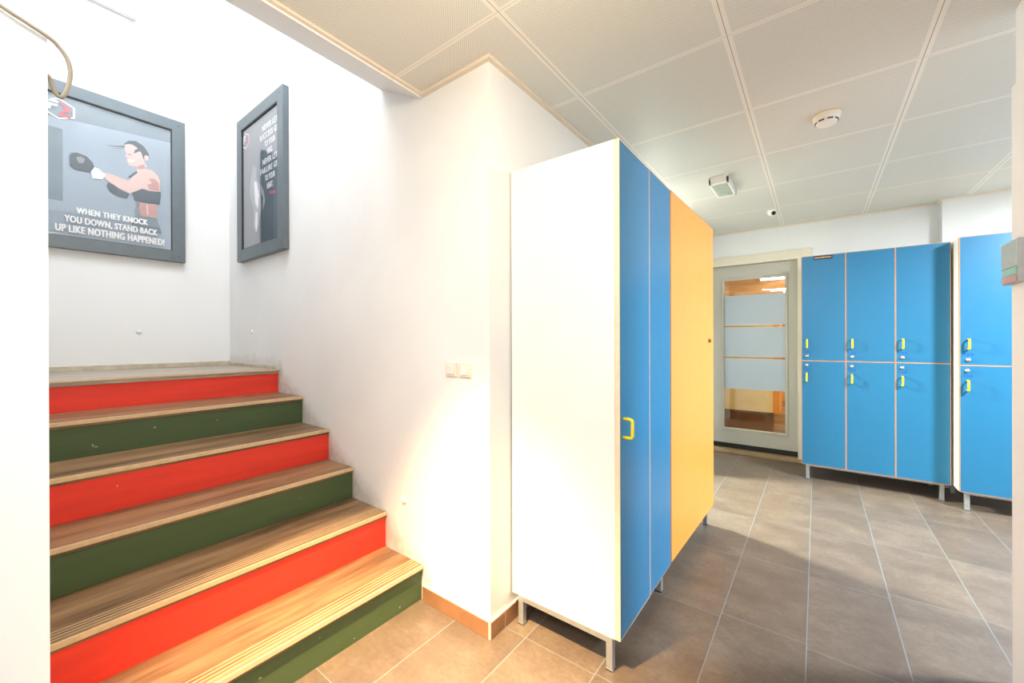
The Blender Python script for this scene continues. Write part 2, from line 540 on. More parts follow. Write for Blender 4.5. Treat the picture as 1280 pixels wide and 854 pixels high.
# ------------------------------------------------------------------ stairs
NX = [-1.455, -1.730, -2.030, -2.283, -2.603, -2.946]
NZ = [0.163, 0.340, 0.508, 0.685, 0.853, 1.010]
st = thing('staircase', 'staircase with wooden treads and alternating red and green risers', 'stairs', (-1.455, 0.65, 0))
Y0, Y1 = NY + 0.002, SW - 0.002
for i in range(6):
    x = NX[i]; zt = NZ[i]; zb = NZ[i - 1] if i else 0.0
    colr = 'green' if i % 2 == 0 else 'red'
    b = MB()
    xb = x - 0.012
    # riser: the painted end stops a little crooked at the wall
    b.box(xb - 0.02, xb, Y0, Y1, zb - (0.02 if i else 0), zt - 0.026)
    o = local(b.build('riser', M[colr], st), st)
    tag(o, colr + ' painted riser')
    b = MB()
    if i < 5:
        b.box(NX[i + 1] - 0.03, x - 0.004, Y0, Y1, zt - 0.028, zt, 0, 0.002)
    else:
        b.box(LX + 0.002, x - 0.004, Y0, Y1, zt - 0.028, zt, 0, 0.002)
    o = local(b.build('tread' if i < 5 else 'landing', M['tread' if i < 5 else 'landing'], st), st)
    if i == 5: tag(o, 'greyish laminate landing')
    b = MB()
    if i < 5:
        b.box(x - 0.004, x + 0.002, Y0, Y1, zt - 0.017, zt + 0.0015, 0, 0.001)
        for k in range(4 if i < 2 else 0):           # raised grip lines
            xx = x - 0.022 - 0.017 * k
            b.box(xx - 0.0022, xx, Y0, Y1, zt - 0.001, zt + 0.0012)
    else:
        b.box(x - 0.004, x, Y0, Y1, zt - 0.008, zt + 0.001, 0, 0.001)
    local(b.build('nosing', M['nosing'], st), st)
b = MB()                                              # carcass under the treads
for i in range(6):
    x1 = NX[i] - 0.033
    x0 = LX + 0.002
    zb = NZ[i - 1] - 0.03 if i else 0.001
    b.box(x0, x1, Y0, Y1 - 0.001, zb, NZ[i] - 0.029)
local(b.build('step_core', M['grout'], st), st)

# ------------------------------------------------------------------ lockers
def handle_mb(x, z0, z1, proud=0.034):
    """U handle on a door face at local y = 0, facing -y"""
    g = MB()
    r = 0.0060
    q = 0.009
    pts = [(x, 0.001, z0 + r), (x, -proud + q, z0 + r), (x, -proud + q * 0.3, z0 + r + q * 0.3), (x, -proud, z0 + r + q), (x, -proud, z1 - r - q), (x, -proud + q * 0.3, z1 - r - q * 0.3), (x, -proud + q, z1 - r), (x, 0.001, z1 - r)]
    g.tube(pts, r, 10, 0)
    return g

def lock_mb(x, z):
    g = MB()
    g.lathe([(0.0135, 0.001), (0.0135, -0.004), (0.011, -0.009), (0.009, -0.010), (0.009, -0.013), (0.0, -0.013)], (x, 0, z), 'y', 20)
    g.box(x - 0.0012, x + 0.0012, -0.0136, -0.0128, z - 0.006, z + 0.006, 1)
    return g

def door_mb(x0, x1, z0, z1, thick=0.018, band=0.0042):
    """front face at local y = 0; thin wooden edge band round the face"""
    g = MB()
    fs = g.box(x0, x1, 0.0, thick, z0, z1, 1)
    g.bm.normal_update()
    r = bmesh.ops.inset_region(g.bm, faces=[fs['-y']], thickness=band, depth=0.0)
    fs['-y'].material_index = 0
    for f in r['faces']:
        f.material_index = 1
    return g

XZ = Matrix(((1, 0, 0, 0), (0, 0, 1, 0), (0, 1, 0, 0), (0, 0, 0, 1)))   # text plane: x right, z up
def face_matrix(y):
    return Matrix.Translation((0, y, 0)) @ XZ

def locker(name, label, loc, rotz, cols, splits, colour, depth=0.465, z0=0.132, z1=1.918, hinge_side='left', leg_in=0.03, legs=None, front=None, group=None):
    """cols: list of column widths; local x to the right, front face at y = 0, back at +y"""
    t = thing(name, label, 'locker', loc, rotz, group)
    W = sum(cols)
    g = MB()
    th = 0.018
    y0 = 0.0185
    # sides, top, bottom, back, dividers: one white carcass with wooden front edges
    fe = {'-y': 1}
    g.box(0, th, y0, depth, z0, z1, 0, 0, fe); g.box(W - th, W, y0, depth, z0, z1, 0, 0, fe)
    g.box(th, W - th, y0, depth, z1 - th, z1, 0, 0, fe); g.box(th, W - th, y0, depth, z0, z0 + th, 0, 0, fe)
    g.box(th, W - th, depth - 0.008, depth, z0 + th, z1 - th, 0)
    xx = 0
    for w in cols[:-1]:
        xx += w
        g.box(xx - th / 2, xx + th / 2, y0, depth - 0.01, z0 + th, z1 - th, 0, 0, fe)
    for s in splits:
        g.box(th, W - th, y0 + 0.001, depth - 0.01, s - th / 2, s + th / 2, 0, 0, fe)
    g.build('carcass', [M['white_lam'], M['edge']], t)
    # legs and rails
    L = 0.025
    for li, lx in enumerate(legs or (leg_in, W - leg_in - L)):
        lf = front[li] if front else 0.030
        for ly in (lf, depth - 0.055):
            q = MB()
            q.box(lx, lx + L, ly, ly + L, 0.004, z0 - 0.022, 0, 0.0015)
            q.box(lx - 0.002, lx + L + 0.002, ly - 0.002, ly + L + 0.002, 0, 0.006, 1, 0.001)
            q.build('leg', [M['metal'], M['black']], t)
        q = MB(); q.box(lx, lx + L, lf, depth - 0.030, z0 - 0.022, z0, 0, 0.0015)
        q.build('leg_rail', M['metal'], t)
    for ly in (0.034, depth - 0.05):
        q = MB(); q.box(leg_in + L, W - leg_in - L, ly, ly + 0.02, z0 - 0.020, z0 - 0.001, 0, 0.0015)
        q.build('leg_rail', M['metal'], t)
    return t

def add_door(t, x0, x1, z0, z1, mat, label=None, edge='edge', band=0.0042):
    g = door_mb(x0 + 0.0007, x1 - 0.0007, z0 + 0.0007, z1 - 0.0007, band=band)
    d = g.build('door', [mat, M[edge]], t)
    if label: d['label'] = label
    return d

def fit_out(d, x, zh0, zh1, zl, num, zn):
    h = handle_mb(x, zh0, zh1).build('handle', M['yellow_plastic'], d)
    h['label'] = 'yellow handle'
    lock_mb(x, zl).build('lock', [M['chrome'], M['black']], d)
    g = MB()
    add_text(g, num, x - 0.020, x + 0.026, zn - 0.0105, zn + 0.0105, face_matrix(-0.0008), 0, 0.03, 1.2)
    nn = g.build('number', M['number_blue'], d)
    nn['label'] = 'blue number ' + num

SPLIT = 1.023
W0 = 0.2965
tl = locker('locker', 'wide blue locker with six doors beside the glass door', (-0.104, 4.280, 0), 0, [W0] * 3, [SPLIT], 'blue', depth=0.47)
nums = [('136', '131'), ('132', '134'), ('138', '140')]
for k in range(3):
    xh = k * W0 + 0.040
    d = add_door(tl, k * W0, (k + 1) * W0, SPLIT, 1.918, M['blue'])
    fit_out(d, xh, 1.128, 1.210, 1.063, nums[k][0], 1.098)
    if k == 0:
        g = MB()
        g.box(0.086, 0.212, -0.0012, 0.0, 1.880, 1.911, 0)
        pts = []
        for i in range(27):
            a = i / 26
            amp = (0.004, 0.0045, 0.0035, 0.005)[i % 4] * (1.6 if i in (13, 14) else 1)
            pts.append((0.094 + 0.110 * a, -0.0019, 1.8955 + (amp if i % 2 else -amp)))
        for p, q in zip(pts, pts[1:]):
            g.tube([p, q], 0.0016, 5, 1)
        s = g.build('sticker', [M['navy'], M['script_yellow']], d)
        s['label'] = 'navy sticker with yellow script'
    d = add_door(tl, k * W0, (k + 1) * W0, 0.132, SPLIT, M['blue'])
    fit_out(d, xh - 0.003, 0.842, 0.922, 0.985, nums[k][1], 0.950)

tr = locker('locker', 'blue locker standing proud at the right, partly behind the white wall', (0.799, 4.140, 0), 0, [0.30, 0.30], [SPLIT - 0.003], 'blue', depth=0.47)
for k, nn in enumerate((('150', '158'),)):
    d = add_door(tr, 0, 0.30, SPLIT - 0.003, 1.918, M['blue'])
    fit_out(d, 0.042, 1.128, 1.208, 1.060, nn[0], 1.096)
    d = add_door(tr, 0, 0.30, 0.132, SPLIT - 0.003, M['blue'])
    fit_out(d, 0.038, 0.840, 0.920, 0.984, nn[1], 0.946)
add_door(tr, 0.30, 0.60, SPLIT - 0.003, 1.918, M['blue']); add_door(tr, 0.30, 0.60, 0.132, SPLIT - 0.003, M['blue'])

tb = locker('locker', 'tall blue locker with white side panel standing against the pillar', (-0.560, 1.374, 0), PI / 2, [0.326, 0.302], [], 'blue', depth=0.482, z0=0.122, z1=1.924, legs=(0.0, 0.575))
d = add_door(tb, 0, 0.326, 0.122, 1.924, M['blue_near'], edge='edge_pale', band=0.005)
handle_mb(0.034, 0.842, 0.922).build('handle', M['yellow_plastic'], d)['label'] = 'yellow handle'
add_door(tb, 0.326, 0.628, 0.122, 1.924, M['blue_near'], band=0.005)

ty = locker('locker', 'orange-yellow locker next to the tall blue one, hiding the passage', (-0.558, 2.004, 0), PI / 2 - math.radians(1.4), [0.44, 0.44], [], 'yellow', depth=0.45, z0=0.128, z1=1.926, legs=(0.03, 0.83), front=(0.16, 0.03))
d = add_door(ty, 0, 0.88, 0.128, 1.926, M['yellow'])
lock_mb(0.755, 1.198).build('lock', [M['brown'], M['black']], d)['label'] = 'small dark lock'

# ------------------------------------------------------------------ framed posters
def poster_frame(t, W, H, bar, thick):
    """front at local y = 0 facing -y, back at y = thick; x 0..W, z 0..H"""
    g = MB()
    for (x0, x1, z0, z1) in ((0, bar, 0, H), (W - bar, W, 0, H), (bar, W - bar, 0, bar), (bar, W - bar, H - bar, H)):
        g.box(x0, x1, 0, thick, z0, z1, 0, 0.0015)
    for (x, z) in ((0.3, 0.35), (0.7, 0.35)):
        pass
    for x in (bar * 0.5, W - bar * 0.5):
        for z in (bar * 0.5, H - bar * 0.5):
            g.lathe([(0.004, 0.0), (0.004, -0.001), (0.0, -0.001)], (x, 0, z), 'y', 10, 1)
    # dark rebate inside
    i = bar
    for (x0, x1, z0, z1) in ((i, i + 0.004, i, H - i), (W - i - 0.004, W - i, i, H - i), (i, W - i, i, i + 0.004), (i, W - i, H - i - 0.007, H - i)):
        g.box(x0, x1, 0.003, thick - 0.006, z0, z1, 1)
    return g.build('frame', [M['frame'], M['frame_in']], t)

def flat(mb, pts, y, mi):
    mb.poly([(p[0], y, p[1]) for p in pts], mi)

# poster on the landing wall: local x runs along +Y of the room, front faces +X
PW, PH = 0.785, 1.056
t1 = thing('framed_poster', 'grey framed poster of a boxing woman on the landing wall', 'poster', (LX + 0.040, 0.150, 1.800), PI / 2)
poster_frame(t1, PW, PH, 0.078, 0.039)
ox, oz = 0.150, 1.800
def L1(pts): return [(a - ox, c - oz) for a, c in pts]
face = L1([(0.604, 2.571), (0.622, 2.585), (0.644, 2.587), (0.663, 2.577), (0.679, 2.566), (0.692, 2.54), (0.698, 2.512), (0.708, 2.485), (0.721, 2.459), (0.705, 2.44), (0.666, 2.418), (0.666, 2.442), (0.644, 2.437), (0.622, 2.435), (0.62, 2.454), (0.612, 2.464), (0.618, 2.483), (0.606, 2.496), (0.613, 2.519), (0.602, 2.536)])
hair = L1([(0.583, 2.538), (0.600, 2.552), (0.602, 2.580), (0.625, 2.609), (0.663, 2.62), (0.702, 2.6), (0.728, 2.558), (0.733, 2.52), (0.708, 2.505), (0.695, 2.519), (0.682, 2.558), (0.663, 2.577), (0.644, 2.582), (0.62, 2.579), (0.607, 2.566), (0.604, 2.548)])
ear = L1([(0.703, 2.527), (0.715, 2.54), (0.728, 2.536), (0.73, 2.519), (0.721, 2.501), (0.708, 2.5)])
brow = L1([(0.690, 2.560), (0.672, 2.548), (0.660, 2.536), (0.648, 2.530), (0.652, 2.540), (0.656, 2.556), (0.672, 2.570)])
eye = L1([(0.612, 2.508), (0.628, 2.516), (0.640, 2.514), (0.630, 2.510)])
wisp = L1([(0.604, 2.556), (0.560, 2.540), (0.505, 2.534), (0.560, 2.546), (0.600, 2.564)])
wisp2 = L1([(0.602, 2.548), (0.566, 2.528), (0.530, 2.522), (0.566, 2.533), (0.600, 2.555)])
neck = L1([(0.668, 2.445), (0.705, 2.470), (0.712, 2.440), (0.690, 2.425), (0.672, 2.420)])
ab = L1([(0.715, 2.185), (0.722, 2.185), (0.726, 2.12), (0.718, 2.11)])
arm = L1([(0.663, 2.417), (0.708, 2.441), (0.748, 2.442), (0.781, 2.408), (0.791, 2.367), (0.791, 2.297), (0.727, 2.29), (0.694, 2.293), (0.662, 2.262), (0.627, 2.239), (0.581, 2.255), (0.521, 2.291), (0.498, 2.317), (0.504, 2.343), (0.533, 2.345), (0.581, 2.335), (0.621, 2.327), (0.643, 2.364), (0.669, 2.398)])
armsh = L1([(0.727, 2.375), (0.76, 2.385), (0.785, 2.36), (0.788, 2.30), (0.73, 2.297), (0.72, 2.33), (0.745, 2.345)])
glove = L1([(0.343, 2.396), (0.352, 2.418), (0.375, 2.432), (0.419, 2.424), (0.447, 2.393), (0.455, 2.364), (0.438, 2.326), (0.375, 2.321), (0.348, 2.335)])
glint = L1([(0.372, 2.40), (0.392, 2.412), (0.412, 2.402), (0.405, 2.372), (0.384, 2.366)])
glove2 = L1([(0.52, 2.285), (0.56, 2.262), (0.60, 2.243), (0.625, 2.236), (0.615, 2.205), (0.575, 2.20), (0.53, 2.225), (0.512, 2.255)])
wrap = L1([(0.438, 2.334), (0.455, 2.364), (0.475, 2.359), (0.508, 2.332), (0.492, 2.295), (0.447, 2.288)])
bra = L1([(0.637, 2.246), (0.662, 2.267), (0.694, 2.293), (0.727, 2.286), (0.793, 2.299), (0.795, 2.27), (0.787, 2.204), (0.72, 2.196), (0.656, 2.194)])
strap = L1([(0.618, 2.352), (0.655, 2.40), (0.705, 2.437), (0.716, 2.444), (0.71, 2.428), (0.672, 2.395), (0.632, 2.345)])
belly = L1([(0.665, 2.196), (0.72, 2.196), (0.777, 2.201), (0.77, 2.102), (0.727, 2.097), (0.668, 2.1), (0.649, 2.117)])
bellysh = L1([(0.662, 2.19), (0.682, 2.19), (0.676, 2.15), (0.684, 2.104), (0.668, 2.1), (0.650, 2.117), (0.66, 2.15)])
shorts = L1([(0.655, 2.098), (0.70, 2.096), (0.772, 2.100), (0.79, 2.04), (0.80, 1.99), (0.63, 2.0)])
smile = L1([(0.617, 2.476), (0.644, 2.479), (0.655, 2.486), (0.644, 2.462), (0.624, 2.459)])
g = MB()
yb = 0.018
i0 = 0.074
g.box(i0, PW - i0, yb, yb + 0.004, i0, PH - i0, 0)
# painted, darker ceiling-edge reflection across the top and a dim post at the left of the picture
flat(g, [(i0, PH - i0), (PW - i0, PH - i0), (PW - i0, PH - i0 - 0.10), (i0, PH - i0 - 0.16)], yb - 0.0003, 1)
flat(g, [(0.10, 0.30), (0.165, 0.30), (0.165, 0.76), (0.10, 0.76)], yb - 0.0003, 1)
k = 0.0006
for pts, mi in ((shorts, 1), (hair, 2), (wisp, 2), (wisp2, 1), (face, 3), (neck, 4), (brow, 2), (eye, 2), (ear, 3), (smile, 5), (belly, 4), (bellysh, 1), (ab, 3), (strap, 2), (arm, 3), (armsh, 4), (bra, 2), (glove2, 2), (wrap, 5), (glove, 2), (glint, 6)):
    flat(g, pts, yb - k, mi)
    k += 0.0003
local_print = g.build('print', [M['p_bg'], M['p_mid'], M['p_dark'], M['p_skin'], M['p_skin2'], M['p_white'], M['p_grey']], t1, fixn=False)
for body, x0, x1, z0, z1 in (('WHEN THEY KNOCK', 0.372, 0.723, 2.037, 2.077), ('YOU DOWN, STAND BACK', 0.319, 0.776, 1.966, 2.016), ('UP LIKE NOTHING HAPPENED!', 0.280, 0.814, 1.908, 1.955)):
    g = MB()
    add_heavy(g, body, x0 - ox, x1 - ox, z0 - oz, z1 - oz, face_matrix(yb - 0.007), 0, 0.020, 1.08)
    g.build('lettering', M['p_white'], t1, fixn=False)['label'] = 'white capital lettering'

def emblem(mb, cx, cz, s, y, white, red):
    """six-sided badge outline with a white F and a red angular stroke"""
    out = [(-0.085, -0.020), (-0.085, 0.052), (0.0, 0.075), (0.072, 0.040), (0.072, -0.036), (0.005, -0.068)]
    out = [(-0.072, 0.036), (0.0, 0.070), (0.072, 0.036), (0.072, -0.036), (0.0, -0.070), (-0.072, -0.036)]
    inn = [(a * 0.87, c * 0.87) for a, c in out]
    n = len(out)
    for i in range(n):
        j = (i + 1) % n
        flat(mb, [(cx + s * out[i][0], cz + s * out[i][1]), (cx + s * out[j][0], cz + s * out[j][1]), (cx + s * inn[j][0], cz + s * inn[j][1]), (cx + s * inn[i][0], cz + s * inn[i][1])], y, white)
    for q in ([(-0.056, 0.048), (-0.003, 0.048), (-0.007, 0.033), (-0.056, 0.033)], [(-0.056, 0.025), (-0.004, 0.023), (-0.010, 0.009), (-0.036, 0.008), (-0.038, -0.016), (-0.056, -0.018)]):
        flat(mb, [(cx + s * a, cz + s * c) for a, c in q], y, white)
    for q in ([(0.002, 0.048), (0.018, 0.046), (0.052, 0.012), (0.052, -0.004), (0.026, -0.012), (0.026, 0.006)], [(0.026, 0.006), (0.026, -0.012), (0.012, -0.030), (0.000, -0.030)], [(0.000, -0.030), (0.052, -0.026), (0.052, -0.048), (0.000, -0.048)]):
        flat(mb, [(cx + s * a, cz + s * c) for a, c in q], y, red)
g = MB()
emblem(g, 0.300 - ox, 2.682 - oz, 0.95, yb - 0.0055, 0, 1)
g.build('emblem', [M['p_white'], M['p_red']], t1, fixn=False)['label'] = 'white outlined badge with red stroke'
g = MB(); g.box(i0 + 0.002, PW - i0 - 0.002, 0.0095, 0.0105, i0 + 0.002, PH - i0 - 0.002)
g.build('glass', M['poster_glass'], t1)

# poster on the wall along the stairs
P2W, P2H = 0.785, 1.080
t2 = thing('framed_poster', 'grey framed black-and-white poster on the wall above the stairs', 'poster', (-3.572, SW - 0.040, 1.814))
poster_frame(t2, P2W, P2H, 0.085, 0.039)
ox, oz = -3.572, 1.814
g = MB()
yb = 0.016
i0 = 0.082
g.box(i0, P2W - i0, yb, yb + 0.004, i0, P2H - i0, 0)
flat(g, L1([(-3.182, 2.587), (-3.033, 2.53), (-2.88, 2.47), (-2.87, 1.90), (-3.188, 1.90)]), yb - 0.0004, 1)  # dark block: a reflection in the glass, painted into the print
tors = L1([(-3.343, 2.42), (-3.30, 2.50), (-3.25, 2.46), (-3.247, 2.393), (-3.184, 2.325), (-3.165, 2.163), (-3.208, 2.048), (-3.251, 1.993), (-3.302, 2.047), (-3.293, 2.171), (-3.371, 2.296)])
flat(g, tors, yb - 0.0008, 2)
flat(g, L1([(-3.29, 2.38), (-3.24, 2.36), (-3.20, 2.26), (-3.22, 2.16), (-3.27, 2.22)]), yb - 0.0012, 3)
flat(g, L1([(-3.17, 2.33), (-3.12, 2.27), (-3.10, 2.19), (-3.14, 2.13), (-3.13, 2.22), (-3.165, 2.27)]), yb - 0.0012, 2)
flat(g, L1([(-3.26, 2.14), (-3.235, 2.15), (-3.225, 2.06), (-3.25, 2.0), (-3.27, 2.06)]), yb - 0.0012, 3)
flat(g, L1([(-3.03, 2.245), (-2.93, 2.23), (-2.93, 2.215), (-3.02, 2.228)]), yb - 0.0012, 4)
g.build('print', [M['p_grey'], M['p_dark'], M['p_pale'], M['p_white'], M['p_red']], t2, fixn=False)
zz = 2.693
for body, xl in (('NEVER LET', -3.140), ('SUCCESS GET', -3.180), ('TO YOUR', -3.100), ('HEAD.', -3.060), ('NEVER LET', -3.135), ('FAILURE GET', -3.172), ('TO YOUR', -3.095), ('HEART.', -3.065)):
    g = MB()
    add_heavy(g, body, xl - ox, -6.03 - xl - ox, zz - oz, zz + 0.040 - oz, face_matrix(yb - 0.0026), 0, 0.020, 1.08)
    g.build('lettering', M['p_white'], t2, fixn=False)['label'] = 'white capital lettering'
    zz -= 0.0605
g = MB()
emblem(g, -3.430 - ox, 2.715 - oz, 0.85, yb - 0.003, 0, 1)
g.build('emblem', [M['p_white'], M['p_red']], t2, fixn=False)
g = MB(); g.box(i0 + 0.004, P2W - i0 - 0.004, 0.0085, 0.0095, i0 + 0.004, P2H - i0 - 0.004)
g.build('glass', M['poster_glass'], t2)

# ------------------------------------------------------------------ glass door and the room behind
b = MB()
DY = 4.865
b.box(-0.10, -0.035, BY - 0.022, BY, 0, 2.085, 0, 0.003); b.box(-1.045, -0.985, BY - 0.022, BY, 0, 2.085, 0, 0.003)
b.box(-0.985, -0.10, BY - 0.022, BY, 2.005, 2.085, 0, 0.003)
b.box(-0.145, -0.10, BY - 0.018, BY + 0.14, 0, 2.035, 0, 0.002); b.box(-0.985, -0.945, BY - 0.018, BY + 0.14, 0, 2.035, 0, 0.002)
b.box(-0.945, -0.145, BY - 0.018, BY + 0.14, 1.995, 2.035, 0, 0.002)
struct(b.build('trim_door', M['casing']))
b = MB(); b.box(-0.985, -0.10, BY - 0.02, BY + 0.16, 0, 0.040, 0, 0.003)
struct(b.build('trim_threshold', M['threshold']))
GX0, GX1, GZ0, GZ1 = -0.802, -0.246, 0.255, 1.842
d1 = struct(thing('door_1', 'grey-white door with frosted glass panel beside the blue lockers', 'door', (-0.54, DY, 0.095)))
g = MB()
LX0, LX1 = -0.943, -0.147
g.box(LX0, GX0, DY, DY + 0.04, 0.095, 1.993); g.box(GX1, LX1, DY, DY + 0.04, 0.095, 1.993)
g.box(GX0, GX1, DY, DY + 0.04, 0.095, GZ0); g.box(GX0, GX1, DY, DY + 0.04, GZ1, 1.993)
local(g.build('leaf', M['door'], d1), d1)
g = MB()
w = 0.020
for (x0, x1, z0, z1) in ((GX0 - w, GX0 + 0.004, GZ0 - w, GZ1 + w), (GX1 - 0.004, GX1 + w, GZ0 - w, GZ1 + w), (GX0, GX1, GZ0 - w, GZ0 + 0.004), (GX0, GX1, GZ1 - 0.004, GZ1 + w)):
    g.box(x0, x1, DY - 0.009, DY + 0.002, z0, z1, 0, 0.003)
local(g.build('glazing_bead', M['door'], d1), d1)
g = MB(); g.box(GX0 - 0.003, GX1 + 0.003, DY + 0.016, DY + 0.021, GZ0 - 0.003, GZ1 + 0.003)
local(g.build('glass', M['glass'], d1), d1)
g = MB()
for z0, z1 in ((1.360, 1.676), (1.026, 1.336), (0.682, 1.004)):
    g.box(GX0, GX1, DY + 0.0140, DY + 0.0155, z0, z1, 0)
for z in (1.348, 1.015):
    g.box(GX0, GX1, DY + 0.0145, DY + 0.0155, z - 0.0055, z + 0.0055, 1)
o = local(g.build('frosted_film', [M['film'], M['brass']], d1), d1)
o['label'] = 'three pale frosted bands'
g = MB(); g.box(LX0, LX1, DY + 0.012, DY + 0.030, 0.042, 0.097, 0)  # black strip painting the shade in the gap under the door
local(g.build('gap_shade', M['black'], d1), d1)
# room behind the door
b = MB()
b.box(-1.9, 0.9, 6.50, 6.6, 0, CZ); b.box(-2.0, -1.9, BY + 0.16, 6.6, 0, CZ); b.box(0.9, 1.0, BY + 0.16, 6.6, 0, CZ)
struct(b.build('wall_beyond_door', M['back_wood']))
locker_reflection = thing('reflection', 'cream stand-in with orange side for the locker mirrored in the glass door', 'reflection', (-0.72, 6.1, 0))  # solid stand-in for the yellow locker mirrored in the door glass
g = MB(); g.box(-1.12, -0.43, 5.9, 6.35, 0.30, 1.60, 0, 0.003); local(g.build('body', M['cream'], locker_reflection), locker_reflection)
g = MB(); g.box(-0.43, -0.36, 5.9, 6.35, 0.30, 1.60, 0, 0.003); local(g.build('side', M['orange'], locker_reflection), locker_reflection)['label'] = 'orange side of the reflection stand-in'
g = MB(); g.box(-1.10, -0.45, 5.93, 6.32, 0.0, 0.30, 0, 0.003); local(g.build('reflection_plinth', M['brown'], locker_reflection), locker_reflection)
lt = thing('wall_lamp', 'lit strip lamp seen through the top of the glass door', 'lamp', (-0.47, 6.5, 2.035))
g = MB(); g.box(-0.62, -0.33, 6.45, 6.5, 2.012, 2.062, 0, 0.004); local(g.build('housing', M['white_plastic'], lt), lt)
g = MB(); g.tube([(-0.60, 6.435, 2.036), (-0.35, 6.435, 2.036)], 0.020, 12); local(g.build('tube', M['tube_on'], lt), lt)

# ------------------------------------------------------------------ things on ceiling and walls
sm = thing('smoke_detector', 'round white smoke detector on the ceiling', 'smoke detector', (0.043, 2.590, CZ))
g = MB(); g.lathe([(0.0, 0.0), (0.058, 0.0), (0.060, -0.004), (0.058, -0.014), (0.052, -0.018)], (0, 0, 0), 'z', 36); g.build('base', M['warm_plastic'], sm)
g = MB(); g.lathe([(0.054, -0.014), (0.054, -0.026), (0.047, -0.031), (0.045, -0.040), (0.040, -0.046), (0.0, -0.048)], (0, 0, 0), 'z', 36); g.build('head', M['white_plastic'], sm)
g = MB()
for kk in range(8):
    a = kk * PI / 4 + 0.3
    pts = []
    for j in range(5):
        t_ = a - 0.26 + 0.13 * j
        pts.append((0.0465 * math.cos(t_), 0.0465 * math.sin(t_), -0.0355))
    g.tube(pts, 0.0034, 6)
g.build('vent_slots', M['black'], sm)

em = thing('ceiling_emergency_light', 'small boxy emergency light with pale lens on the ceiling', 'emergency light', (-0.540, 3.260, CZ + 0.001))
g = MB()
hx, hy, hh = 0.062, 0.170, 0.050
g.box(-hx, hx, -hy, hy, -0.014, 0.0, 0, 0.002)
for (x0, x1, y0, y1) in ((-hx, -hx + 0.014, -hy, hy), (hx - 0.014, hx, -hy, hy), (-hx, hx, -hy, -hy + 0.03), (-hx, hx, hy - 0.03, hy)):
    g.box(x0, x1, y0, y1, -hh, -0.012, 0, 0.002)
g.build('housing', M['white_plastic'], em)
g = MB(); g.box(-hx + 0.013, hx - 0.013, -hy + 0.028, hy - 0.028, -hh + 0.004, -0.012)
for kk in range(5):
    xx = -0.036 + kk * 0.018
    g.box(xx - 0.003, xx + 0.003, -hy + 0.030, hy - 0.030, -hh + 0.001, -hh + 0.006)
g.build('lens', M['pale_lens'], em)

cam_t = thing('ceiling_camera', 'tiny white dome camera on the ceiling near the far wall', 'security camera', (-0.305, 4.180, CZ + 0.001))
g = MB(); g.lathe([(0.0, 0.0), (0.042, 0.0), (0.044, -0.012), (0.040, -0.030), (0.030, -0.046), (0.015, -0.054), (0.0, -0.056)], (0, 0, 0), 'z', 28); g.build('housing', M['white_plastic'], cam_t)
g = MB(); g.lathe([(0.016, 0.0), (0.016, -0.012), (0.010, -0.016), (0.0, -0.017)], (0, 0, 0), 'z', 18)
lens = g.build('lens', M['black'], cam_t)
lens.location = (0.010, -0.030, -0.036); lens.rotation_euler = (math.radians(-52), 0, math.radians(18))

fl = thing('wall_lamp', 'white strip lamp high on the landing wall', 'lamp', (LX, 0.3, 3.54))
g = MB(); g.box(LX, LX + 0.050, -0.06, 0.668, 3.475, 3.60, 0, 0.006)
g.box(LX + 0.048, LX + 0.056, 0.630, 0.672, 3.470, 3.605, 0, 0.003); local(g.build('housing', M['white_plastic'], fl), fl)
g = MB(); g.box(LX + 0.050, LX + 0.075, -0.05, 0.640, 3.495, 3.58, 0, 0.010); local(g.build('diffuser', M['diffuser'], fl), fl)

sw = thing('light_switch', 'pair of ivory light switches low on the white wall by the pillar', 'switch', (-1.22, SW, 1.077))
for xc in (-1.264, -1.182):
    g = MB(); g.box(xc - 0.034, xc + 0.034, SW - 0.008, SW, 1.047, 1.107, 0, 0.003); pl = local(g.build('plate', M['warm_plastic'], sw), sw)
    g = MB(); g.box(xc - 0.020, xc + 0.020, SW - 0.014, SW - 0.007, 1.057, 1.097, 0, 0.003); local(g.build('rocker', M['white_plastic'], pl), sw)

def cap(label, c, axis, sgn):
    g = MB(); g.lathe([(0.016, 0.0), (0.016, sgn * 0.003), (0.011, sgn * 0.006), (0.0, sgn * 0.007)], (0, 0, 0), axis, 20)
    o = g.build('wall_mounted_cap', M['wall']); o.location = c
    tag(o, label, 'cap')
cap('small round white cap on the wall above the third step', (-1.592, SW, 0.428), 'y', -1)
cap('small round white cap under the boxing poster', (LX, 0.678, 1.273), 'x', 1)
cap('small round white cap under the black-and-white poster', (-3.404, SW, 1.275), 'y', -1)

# cable over the edge of the near wall
ctrl = [(-1.092, -0.28, 1.93), (-1.092, -0.12, 1.830), (-1.092, 0.015, 1.769), (-1.092, 0.045, 1.757), (-1.093, 0.0725, 1.7462), (-1.096, 0.0848, 1.7384),
        (-1.100, 0.0966, 1.7223), (-1.104, 0.1008, 1.6990), (-1.108, 0.0973, 1.6721), (-1.112, 0.0900, 1.6534), (-1.118, 0.0826, 1.6620), (-1.135, 0.0790, 1.686), (-1.165, 0.0766, 1.708), (-1.24, 0.0766, 1.725)]
def catmull(P, n=8):
    P = [Vector(p) for p in P]
    Q = [P[0]] + P + [P[-1]]
    out = []
    for i in range(1, len(Q) - 2):
        for j in range(n):
            t = j / n
            a, b_, c, d_ = Q[i - 1], Q[i], Q[i + 1], Q[i + 2]
            out.append(0.5 * ((2 * b_) + (c - a) * t + (2 * a - 5 * b_ + 4 * c - d_) * t * t + (3 * b_ - a - 3 * c + d_) * t ** 3))
    out.append(P[-1])
    return out
g = MB(); g.tube(catmull(ctrl), 0.0034, 10)
tag(g.build('cable', M['cable']), 'beige cable looping over the edge of the left wall', 'cable')

